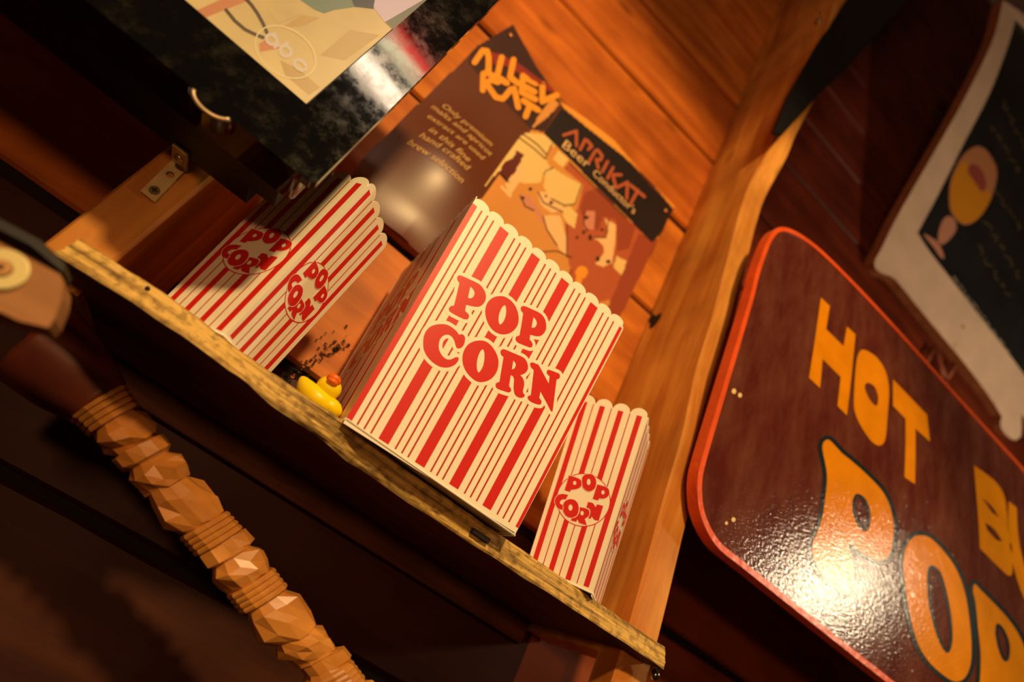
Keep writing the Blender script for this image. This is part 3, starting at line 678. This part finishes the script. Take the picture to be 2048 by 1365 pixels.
regs = [([(820, 20), (1030, 40), (1060, 75), (1120, 205), (1090, 262), (1060, 262), (935, 128), (945, 88)], 1),
  ([(1062, 262), (1086, 268), (1322, 480), (1276, 467), (1217, 611), (1130, 760), (700, 760), (935, 430)], 2),
  (z3('350,165 400,110 560,120 600,130 640,200 560,300 600,390 540,430 520,490 400,500 300,480 190,420 130,480 60,560'), 3),
  (z3('660,240 735,300 690,370 620,310'), 3), (z3('610,300 660,240 600,200 560,290'), 2),
  (z3('700,380 740,330 1180,745 1300,850 1200,1110 1100,1365 880,1365 740,1100 720,880 700,700 800,690 850,500'), 6),
  (z3('860,560 960,520 1080,640 1180,750 1250,820 1200,980 1110,1000 1100,760 1000,740 960,850 860,800 820,680'), 7),
  (z3('760,1100 900,960 1080,1180 1060,1365 900,1400 740,1200'), 6),
  (z3('340,250 395,280 330,400 260,505 190,440 230,350 300,310'), 8), (z3('370,355 420,395 350,500 290,590 240,520 300,440'), 9), (z3('210,520 300,590 280,610 200,540'), 9),
  (z3('560,400 620,375 700,430 780,470 835,500 810,590 780,650 700,660 600,610 540,520'), 3),
  (z3('500,560 560,560 700,665 690,700 600,715 520,650'), 9), (z3('350,590 420,585 480,650 550,770 540,810 480,710 390,660'), 14),
  (z3('540,735 670,735 720,900 725,1050 650,960 570,840'), 9), (z3('690,680 740,660 805,720 780,830 720,790 690,730'), 3),
  (z3('1015,755 1100,800 1095,930 1070,1090 1000,1120 940,1100 1010,1010 1000,960 930,900 1020,900 1040,860'), 9),
  (z3('860,700 940,700 930,840 850,830'), 14), (z3('1105,1035 1190,1080 1150,1185 1080,1120'), 3),
  ([(940+p.x/3.792, 240+p.y/3.792) for p in ell(840, 1160, 48, 48)], 11), (z3('800,1180 850,1200 830,1260 790,1250'), 11),
  ([(1276, 467), (1322, 480), (1311, 487), (1290, 530), (1255, 640), (1210, 800), (1120, 900), (1217, 611)], 7),
  ([(1110, 188), (1128, 218), (1178, 259), (1247, 313), (1300, 362), (1346, 417), (1365, 400), (1300, 340), (1200, 250), (1125, 180)], 5),
  ([(1122, 216), (1178, 259), (1247, 313), (1346, 419), (1322, 467), (1303, 486), (1086, 270)], 4),
  ([(1060, 262), (1095, 235), (1118, 210), (1105, 195), (1080, 225)], 2)]
regs = [([pp(p) for p in r], i) for r, i in regs]
PO = [(-0.152, 2.03), (-0.19, 1.80), (-0.205, 1.05), (-0.19, 0.935), (0.10, 0.925), (0.50, 0.93), (0.80, 0.94), (0.815, 1.5), (0.83, 1.955), (0.6, 1.955), (0.451, 1.975), (0.30, 1.945), (0.17, 1.905), (0.02, 1.95)]
def build_poster():
    rt_ = thing('beer_poster', (0.3, YP, 0.93), 'glossy brown beer poster tacked to the planks behind the boxes', 'poster')
    b = MB(); NX, NZ = 230, 250; X0, X1, Z0, Z1 = -0.21, 0.835, 0.92, 2.035
    def pt(i, j):
        x = X0+(X1-X0)*i/NX; z = Z0+(Z1-Z0)*j/NZ
        return (x, YP-bulge(x, z), z)
    grid = [[pt(i, j) for j in range(NZ+1)] for i in range(NX+1)]
    b.v = [Vector(p) for c in grid for p in c]
    for i in range(NX):
        for j in range(NZ):
            x = X0+(X1-X0)*(i+.5)/NX; z = Z0+(Z1-Z0)*(j+.5)/NZ
            if not inside(x, z, PO): continue
            mi = 0
            for r_, k_ in regs:
                if inside(x, z, r_): mi = k_
            q_ = [i*(NZ+1)+j, (i+1)*(NZ+1)+j, (i+1)*(NZ+1)+j+1, i*(NZ+1)+j+1]
            b.f.append(q_); b.m.append(mi); b.sm.append(True)
    def fn(px_, py_): x, z = pp((px_, py_)); return (x, YP-bulge(x, z)-0.0022, z)
    A_ = lambda s_: [(920+float(a)/6.5, 70+float(c)/6.5) for a, c in (t.split(',') for t in s_.split())]
    b.poly([A_('400,230 520,260 760,380 1000,560 1210,700 1180,760 900,600 600,420 430,400')], fn, 10)
    for s_ in ('180,370 290,210', '290,215 345,220 365,300 360,480', '535,300 470,560 560,610', '690,330 640,560 740,640', '810,540 790,760 970,850', '810,550 980,640', '810,670 960,750',
               '1065,650 1060,880', '1070,870 1250,790', '290,520 280,740', '320,650 390,600 480,630', '350,680 450,830 540,850', '560,830 650,720', '690,710 710,800 740,960', '330,500 600,640', '810,870 1000,990', '890,940 835,1080'):
        b.stroke(A_(s_), 12, fn, 11)
    C_ = lambda s_: [(1100+float(a)/6.825, 250+float(c)/6.825) for a, c in (t.split(',') for t in s_.split())]
    for s_ in ('170,155 350,95', '350,95 345,300', '470,210 395,350', '500,225 560,300 510,345', '610,360 520,510', '640,350 700,430 680,490 620,480', '620,500 645,600', '775,510 700,650', '850,590 770,740', '850,690 960,690', '850,720 885,860', '890,870 1050,790', '1050,790 1035,1010', '1090,830 1280,985', '1190,900 1090,1080'):
        b.stroke(C_(s_), 6.2, fn, 6)
    for s_ in ('360,150 470,230 560,310', '390,120 500,200 570,280', '560,300 620,180', '740,330 1180,750', '540,430 560,400 620,375', '600,610 700,660 780,650 835,500', '500,560 540,640 690,710', '360,590 400,670 470,700', '720,800 725,1050', '540,740 570,840 650,960', '860,700 850,800 880,850', '930,900 1020,900 1040,760', '700,1330 760,1140', '760,1050 650,1000 500,1010', '210,440 270,500'):
        b.stroke(z3(s_), 1.6, fn, 12)
    for cx_, cy_, r_ in ((600, 640, 6), (870, 750, 7), (800, 900, 5), (900, 900, 8), (960, 1060, 8), (1040, 1080, 7), (560, 590, 4), (440, 540, 6), (380, 610, 6), (850, 860, 6), (990, 840, 5)):
        b.poly([[(940+p.x/3.792, 240+p.y/3.792) for p in ell(cx_, cy_, r_*2.6, r_*1.8, 14, cx_)]], fn, 12)
    sheet = b.build('printed_sheet', PM, rt_, merge=False)
    # script lines and subtitle from the built-in typeface, laid on the sheet
    def line(txt, p0, p1, shear, mi, name, squash=1.0):
        c = bpy.data.curves.new('t', 'FONT'); c.body = txt; c.shear = shear; c.resolution_u = 3; c.offset = 0.0
        o = bpy.data.objects.new('t', c); COL.objects.link(o); dg = bpy.context.evaluated_depsgraph_get(); dg.update()
        me = bpy.data.meshes.new_from_object(o.evaluated_get(dg)); bpy.data.objects.remove(o)
        xs = [v.co.x for v in me.vertices]; W = max(xs)-min(xs); xa = min(xs)
        a = Vector(pp(p0)); d = Vector(pp(p1)); ex = (d-a).normalized(); ez = Vector((-ex.y, ex.x)); k2 = (d-a).length/W
        vs = []
        for v in me.vertices:
            q_ = a + ex*((v.co.x-xa)*k2) + ez*((v.co.y-0.3)*k2*squash); vs.append((q_.x, YP-bulge(q_.x, q_.y)-0.0024, q_.y))
        t_ = MB(); t_.raw(vs, [tuple(p.vertices) for p in me.polygons]); t_.build(name, PM[mi], sheet, merge=False)
    for txt, a_, c_ in (('Only premium', (882, 217), (977, 298)), ('malts and apricot', (859, 219), (975, 320)), ('extract are used', (850, 241), (958, 331)), ('in this fine', (850, 271), (925, 338)), ('hand crafted', (831, 283), (924, 356)), ('brew selection', (808, 296), (911, 380))):
        line(txt, a_, c_, 0.3, 13, 'script_line', 1.1)
    line('Beer', (1124, 289), (1176, 334), 0.1, 9, 'subtitle'); line("Conductor's", (1185, 346), (1268, 425), 0.1, 9, 'subtitle', 1.2)
    for p in ((1020, 72), (1330, 423)):
        x, z = pp(p); t_ = MB(); t_.ball((x, YP-bulge(x, z)-0.004, z), 0.010, 0.006, 0.010, nu=14, nv=8); t_.build('tack', mat('brass_tack', (200, 130, 70), 0.35, metal=0.6), rt_)
build_poster()

PM[0].node_tree.nodes['Principled BSDF'].inputs['Roughness'].default_value = 0.36
PM[0].node_tree.nodes['Principled BSDF'].inputs['Specular IOR Level'].default_value = 0.6
# ------------------------------------------------------------------ HOT BUTTERED POPCORN sign
YS = 1.03
def sign_material():
    m = mat('varnished_maroon_paint', (96, 44, 34), 0.3, spec=0.5); nt = m.node_tree; b = nt.nodes['Principled BSDF']; N = nt.nodes.new; L = nt.links.new
    tc = N('ShaderNodeTexCoord'); mp = N('ShaderNodeMapping'); mp.inputs['Scale'].default_value = (6/S, 1/S, 2.2/S); mp.inputs['Rotation'].default_value = (0, 0.5, 0); L(tc.outputs['Object'], mp.inputs['Vector'])
    n = N('ShaderNodeTexNoise'); n.inputs['Scale'].default_value = 1.6; n.inputs['Detail'].default_value = 9; n.inputs['Roughness'].default_value = 0.7; L(mp.outputs['Vector'], n.inputs['Vector'])
    r = N('ShaderNodeValToRGB'); r.color_ramp.elements[0].position = 0.4; r.color_ramp.elements[0].color = lin((84, 34, 28)); r.color_ramp.elements[1].position = 0.78; r.color_ramp.elements[1].color = lin((118, 70, 54)); L(n.outputs['Fac'], r.inputs['Fac']); L(r.outputs['Color'], b.inputs['Base Color'])
    return m
def glossy_bump(m, rough):
    nt = m.node_tree; b = nt.nodes['Principled BSDF']; N = nt.nodes.new; L = nt.links.new; b.inputs['Roughness'].default_value = rough
    tc = N('ShaderNodeTexCoord'); mp = N('ShaderNodeMapping'); mp.inputs['Scale'].default_value = (75/S, 20/S, 150/S); mp.inputs['Rotation'].default_value = (0, 0.65, 0); L(tc.outputs['Object'], mp.inputs['Vector'])
    n = N('ShaderNodeTexNoise'); n.inputs['Scale'].default_value = 1.0; n.inputs['Detail'].default_value = 3; L(mp.outputs['Vector'], n.inputs['Vector'])
    bp = N('ShaderNodeBump'); bp.inputs['Strength'].default_value = 0.5; bp.inputs['Distance'].default_value = 0.0012; L(n.outputs['Fac'], bp.inputs['Height']); L(bp.outputs['Normal'], b.inputs['Normal'])
    return m
SGN = glossy_bump(sign_material(), 0.13)
GOLD = glossy_bump(mat('mustard_sign_paint', (226, 140, 12), 0.3, var=0.10, vscale=9), 0.15)
TEAL = glossy_bump(mat('dark_teal_outline_paint', (24, 40, 46), 0.3), 0.18)
RIM = mat('orange_painted_rim', (226, 88, 36), 0.35, var=0.12, vscale=14, bump=0.3, bscale=50)
sg = thing('popcorn_sign', (1.6, YS, 0.54), 'maroon sign with orange rim and mustard letters reading HOT and POP', 'sign')
so = smooth([(0.962, 1.33, 0), (0.957, 1.45, 0), (0.968, 1.62, 0), (1.008, 1.712, 0), (1.108, 1.773, 0), (1.26, 1.808, 0), (1.62, 1.828, 0), (2.3, 1.828, 0), (2.95, 1.825, 0), (3.06, 1.76, 0), (3.09, 1.6, 0), (3.09, 0.72, 0), (3.05, 0.58, 0), (2.95, 0.545, 0), (1.9, 0.541, 0), (1.19, 0.543, 0), (1.09, 0.546, 0), (1.018, 0.582, 0), (0.98, 0.636, 0), (0.964, 0.70, 0), (0.962, 0.9, 0)], 6)
so = [(p.x, p.y) for p in so]
def inset(P, d):
    out = []; n_ = len(P); ar = sum(P[i][0]*P[(i+1) % n_][1]-P[(i+1) % n_][0]*P[i][1] for i in range(n_)); sg_ = 1 if ar > 0 else -1
    for i in range(n_):
        a = Vector(P[i-1]); c = Vector(P[(i+1) % n_]); t = (c-a).normalized(); out.append((P[i][0]-t.y*d*sg_, P[i][1]+t.x*d*sg_))
    return out
si = inset(so, 0.017)
b = MB(); b.solid([si], lambda x, z: (x, YS, z), lambda x, z: (x, YS+0.028, z)); bdj = b.build('board', SGN, sg)
b = MB(); b.solid([so, si[::-1]], lambda x, z: (x, YS-0.005, z), lambda x, z: (x, YS+0.031, z)); b.build('rim', RIM, sg, bevel=0.004)
sf = lambda e: (lambda px_, py_: tuple(atY((px_, py_), YS-e)))
W1 = lambda s_: smooth(rd(s_, 1348, 440, 2.926)); W2 = lambda s_: smooth(rd(s_, 1348, 899, 2.926)); W0 = lambda s_: smooth(rd(s_))
letters = [
 ('letter', [W1('860,455* 912,505* 890,640* 992,740* 1012,625* 1062,670* 1040,900 1012,1145* 957,1090* 975,920* 870,815* 855,985* 790,925* 825,700')], False),
 ('letter', [W1('1110,760 1180,800 1235,880 1258,990 1250,1140 1235,1290 1200,1322 1150,1290 1090,1200 1055,1110 1055,1000 1065,850 1080,785'), W1('1140,955 1175,980 1195,1040 1185,1090 1150,1060 1120,1000 1118,965')], False),
 ('letter', [W0('1786,759* 1854,830* 1860,884* 1831,858* 1831,905 1830,969* 1809,955* 1811,895 1811,838* 1786,812*')], False),
 ('letter', [W0('1659,881 1683,906 1700,920 1734,950 1768,988 1784,1029 1787,1070 1779,1111 1758,1122 1727,1108 1698,1086* 1700,1105 1708,1140 1704,1172 1690,1184 1672,1170 1645,1152 1629,1122 1624,1090 1642,1046 1650,1001 1654,950 1645,899 1648,884'), W2('1070,260 1120,290 1150,370 1145,450 1115,480 1070,440 1045,360 1045,300')], True),
 ('letter', [W2('1440,505 1500,520 1580,600 1650,700 1700,830 1725,970 1740,1130 1735,1260 1700,1340 1640,1360 1560,1310 1480,1230 1420,1120 1375,950 1350,780 1340,660 1360,570 1395,520'), W2('1515,680 1560,720 1600,850 1625,1000 1630,1120 1610,1190 1580,1180 1540,1100 1505,980 1485,860 1480,740 1490,690')], True),
 ('letter', [W2('1760,790 1800,830 1880,910 1960,1000 2030,1110 2080,1260 2100,1400 2090,1520 2030,1560 1960,1500 1900,1440* 1905,1560 1880,1650 1820,1620 1770,1540 1790,1363 1795,1200 1780,1050 1765,900 1750,830'), W2('1890,1020 1930,1050 1965,1140 1960,1230 1930,1240 1900,1180 1880,1080')], True),
 ('letter', [W2('1755,95* 1820,140 1890,200 1935,280 1950,400 1955,480 1975,560 1982,690 1970,742 1930,720 1790,580* 1780,400'), W2('1803,285* 1860,335 1905,402* 1860,370*'), W2('1820,428* 1875,470 1922,540* 1885,530 1832,472*')], False),
 ('letter', [W2('1958,305* 2005,342* 2012,480 2035,620 2080,760 2140,820* 2150,480* 2200,520* 2200,1000 2130,1000 2048,870 1995,720 1965,560 1955,440')], False),
]
for nm, rings, outl in letters:
    b = MB()
    if outl:
        for rr_ in rings: b.stroke(rr_, 17 if rr_ is rings[0] else 12, sf(0.0008), 1, True)
    b.poly(rings, sf(0.0018), 0)
    b.build('letter', [GOLD, TEAL], bdj, merge=False)
for cx_, cy_, r_ in ((1468, 783, 4.5), (1480, 791, 4), (1467, 1040, 4), (1453, 1047, 3)): 
    b = MB(); b.poly([ell(cx_, cy_, r_, r_*1.2, 14)], sf(0.001), 0); b.build('paint_speck', mat('cream_paint_speck', (236, 206, 140), 0.5), bdj, merge=False)

# ------------------------------------------------------------------ menu chalkboard, upper right
# it hangs tilted: its lower edge near the wall, its top leaning out into the room
KT = 0.25; NT = Vector((0, -1, -KT)).normalized(); UT = Vector((0, -KT, 1)).normalized(); OT = Vector((0, 1.42, 2.78))
mb_ = thing('menu_board', (3.2, 1.42, 3.1), 'white framed dark chalkboard with a painted beer glass, upper right', 'menu board')
def mloc(px_, py_):
    r_ = ray(px_, py_); P_ = r_*(OT.dot(NT)/r_.dot(NT)) - OT; return (P_.x, P_.dot(UT))
def mat3(x, s_, e=0.0): return tuple(OT + Vector((x, 0, 0)) + UT*s_ + NT*e)
mf = lambda e: (lambda px_, py_: mat3(*mloc(px_, py_), e))
FRM = mat('weathered_white_paint', (240, 208, 180), 0.5, var=0.10, vscale=5); RAW = mat('raw_board_edge', (176, 104, 58), 0.7, var=0.25, vscale=25)
def board_outline(px_s, far, n):
    """traced visible edge on the board's plane, closed beyond the frame in real coordinates"""
    pts = [(*mloc(x, y), c) for x, y, c in rd(px_s)]
    return [(p.x, p.y) for p in smooth(pts + [(x, z, True) for x, z in far], n)]
out_ = board_outline('2006,0* 1990,68 1960,137 1908,236 1837,359 1789,444 1762,500* 1751,519 1750,535 1762,546 1782,553* 1792,560* 1861,645 1929,727 1980,795 2004,834* 2001,852 2012,870 2030,881 2043,872*', [(3.75, 0.12), (3.9, 0.1), (4.15, 0.3), (4.15, 2.3), (3.7, 2.75), (3.2, 3.0), (2.7, 2.8)], 3)
in_ = board_outline('2033,31* 2018,85 1980,185 1929,284 1878,386 1835,466* 1859,503 1940,607 2032,727*', [(4.0, 0.33), (4.0, 2.3), (3.6, 2.6), (3.2, 2.8), (2.75, 2.65)], 3)
b = MB()
b.poly([out_, in_[::-1]], lambda x, z: mat3(x, z), 0); b.poly([out_], lambda x, z: mat3(x, z, -0.066), 1)
for rr_, mi in ((out_, 1), (in_, 0)):
    n_ = len(rr_); d_ = -0.066 if mi else -0.02
    vs = [mat3(*p) for p in rr_] + [mat3(*p, d_) for p in rr_]
    b.raw(vs, [(i, (i+1) % n_, n_+(i+1) % n_, n_+i) for i in range(n_)], mi)
b.build('frame', [FRM, RAW], mb_, merge=False)
b = MB(); b.poly([in_], lambda x, z: mat3(x, z, -0.018))
chalk = b.build('chalk_panel', mat('dark_chalkboard', (34, 36, 38), 0.4, var=0.3, vscale=3), mb_)
cf = lambda e: mf(e-0.018)
D5 = lambda s_: smooth(rd(s_, 1780, 250, 5.056))
b = MB()
b.poly([D5('920,205 1000,240 1070,340 1110,440 1105,560 1060,720 980,870 900,960 800,1005 720,970 650,880 628,760 635,600 680,450 760,310 840,235')], cf(0.001), 0)
b.poly([D5('765,360* 815,390 860,500 930,610 1000,650 1050,700 1020,800 930,930 830,985 770,985 700,930 650,840 640,700 650,570 700,450')], cf(0.002), 1)
b.poly([D5('850,390 920,410 970,480 1000,580 985,650 950,665 900,590 840,510 815,450')], cf(0.003), 2)
b.poly([D5('630,915 690,960 700,1050 650,1130 600,1180 555,1205 515,1160 530,1050 570,950')], cf(0.001), 3)
b.poly([D5('370,1100 440,1130 530,1200 580,1340 540,1330 470,1230')], cf(0.001), 3)
b.build('glass_drawing', [mat('pale_foam_paint', (206, 136, 92), 0.6), mat('amber_paint', (232, 152, 28), 0.6), mat('rose_emblem_paint', (168, 78, 70), 0.6), mat('pink_stem_paint', (214, 148, 122), 0.6)], chalk, merge=False)
b = MB(); rnd = random.Random(7)
def scrib(p0, p1, n_, amp, wd, mi):
    p0 = Vector(p0); p1 = Vector(p1); d = (p1-p0); q_ = Vector((-d.y, d.x)).normalized()
    pts = [p0 + d*(i/n_) + q_*(amp*rnd.uniform(-1, 1)) for i in range(n_+1)]
    i = 0
    while i < n_-2:
        k_ = rnd.randrange(3, 8); b.stroke(pts[i:min(i+k_, n_)], wd, cf(0.001), mi, nrm=NT); i += k_+1
scrib((1912, 553), (2030, 712), 64, 3.0, 1.6, 0)
for a_, c_ in (((1990, 250), (2045, 345)), ((2000, 380), (2052, 470)), ((1975, 440), (2050, 560)), ((1960, 490), (2030, 600)), ((2010, 200), (2060, 300))): scrib(a_, c_, 30, 5, 1.8, 1)
o_ = b.build('chalk_scribble', [mat('white_chalk', (200, 190, 170), 0.8), mat('dim_ochre_chalk', (110, 92, 56), 0.8)], chalk, merge=False); o_['kind'] = 'stuff'
for p in ((1926, 654), (1909, 690)):
    b = MB(); c = mf(0.001)(*p); b.tube([c, mf(-0.01)(*p)], 0.013 if p[0] > 1920 else 0.007, 12); b.build('nail_hole', RAW, mb_)

# ------------------------------------------------------------------ small wooden fork behind the sign
b = MB(); wf = lambda px_, py_: tuple(atY((px_, py_), 1.44))
REDW = wood('reddish_turned_wood', (150, 78, 54), (190, 110, 80), 'Z', 0.5, knots=0)
pts = [[wf(1890, 850), wf(1887, 800), wf(1888, 760)], [wf(1888, 762), wf(1878, 728), wf(1868, 694)], [wf(1888, 762), wf(1900, 748), wf(1909, 728)], [wf(1844, 742), wf(1858, 715), wf(1868, 696)]]
for q_, rr_ in zip(pts, (0.024, 0.020, 0.014, 0.012)): b.tube(q_, rr_, 12)
tag(b.build('wooden_fork', REDW), 'small reddish forked wooden piece on the wall between the two signs', 'wood ornament')

# ------------------------------------------------------------------ black metal arm on top of the right post
b = MB(); BK = mat('black_painted_steel', (10, 10, 14), 0.4, spec=0.4)
pa = [(1549, 264), (1563, 270), (1640, 186), (1690, 138), (1830, -12), (1960, -150), (1800, -150), (1700, -10), (1637, 88), (1578, 191)]
Ya = lambda px_: 1.065 - 0.12*min(1, max(0, (px_-1549)/250))
fr_ = [atY(p, Ya(p[0])) for p in pa]
vs = [tuple(p) for p in fr_] + [(p.x, p.y+0.02, p.z) for p in fr_]
tri = tessellate_polygon([[Vector((p.x, p.z, 0)) for p in fr_]]); n_ = len(fr_)
b.raw(vs, [tuple(t) for t in tri] + [tuple(i+n_ for i in t) for t in tri] + [(i, (i+1) % n_, n_+(i+1) % n_, n_+i) for i in range(n_)])
arm = tag(b.build('steel_arm', BK, bevel=0.003), 'black painted steel arm bolted up the top of the right post', 'metal bracket')
b = MB(); c = atY((1634, 45), 0.99); b.ball((c.x, 0.985, c.z), 0.014, 0.016, 0.024); b.ball((c.x-0.004, 0.98, c.z+0.07), 0.007, 0.01, 0.012); b.build('bolt', mat('brass_bolt', (170, 130, 80), 0.35, metal=0.7), arm)
b = MB(); c = atY((1768, 22), 0.98); b.ball((c.x, 0.982, c.z), 0.008, 0.008, 0.008); b.build('rivet', mat('copper_rivet', (190, 100, 60), 0.4, metal=0.5), arm)
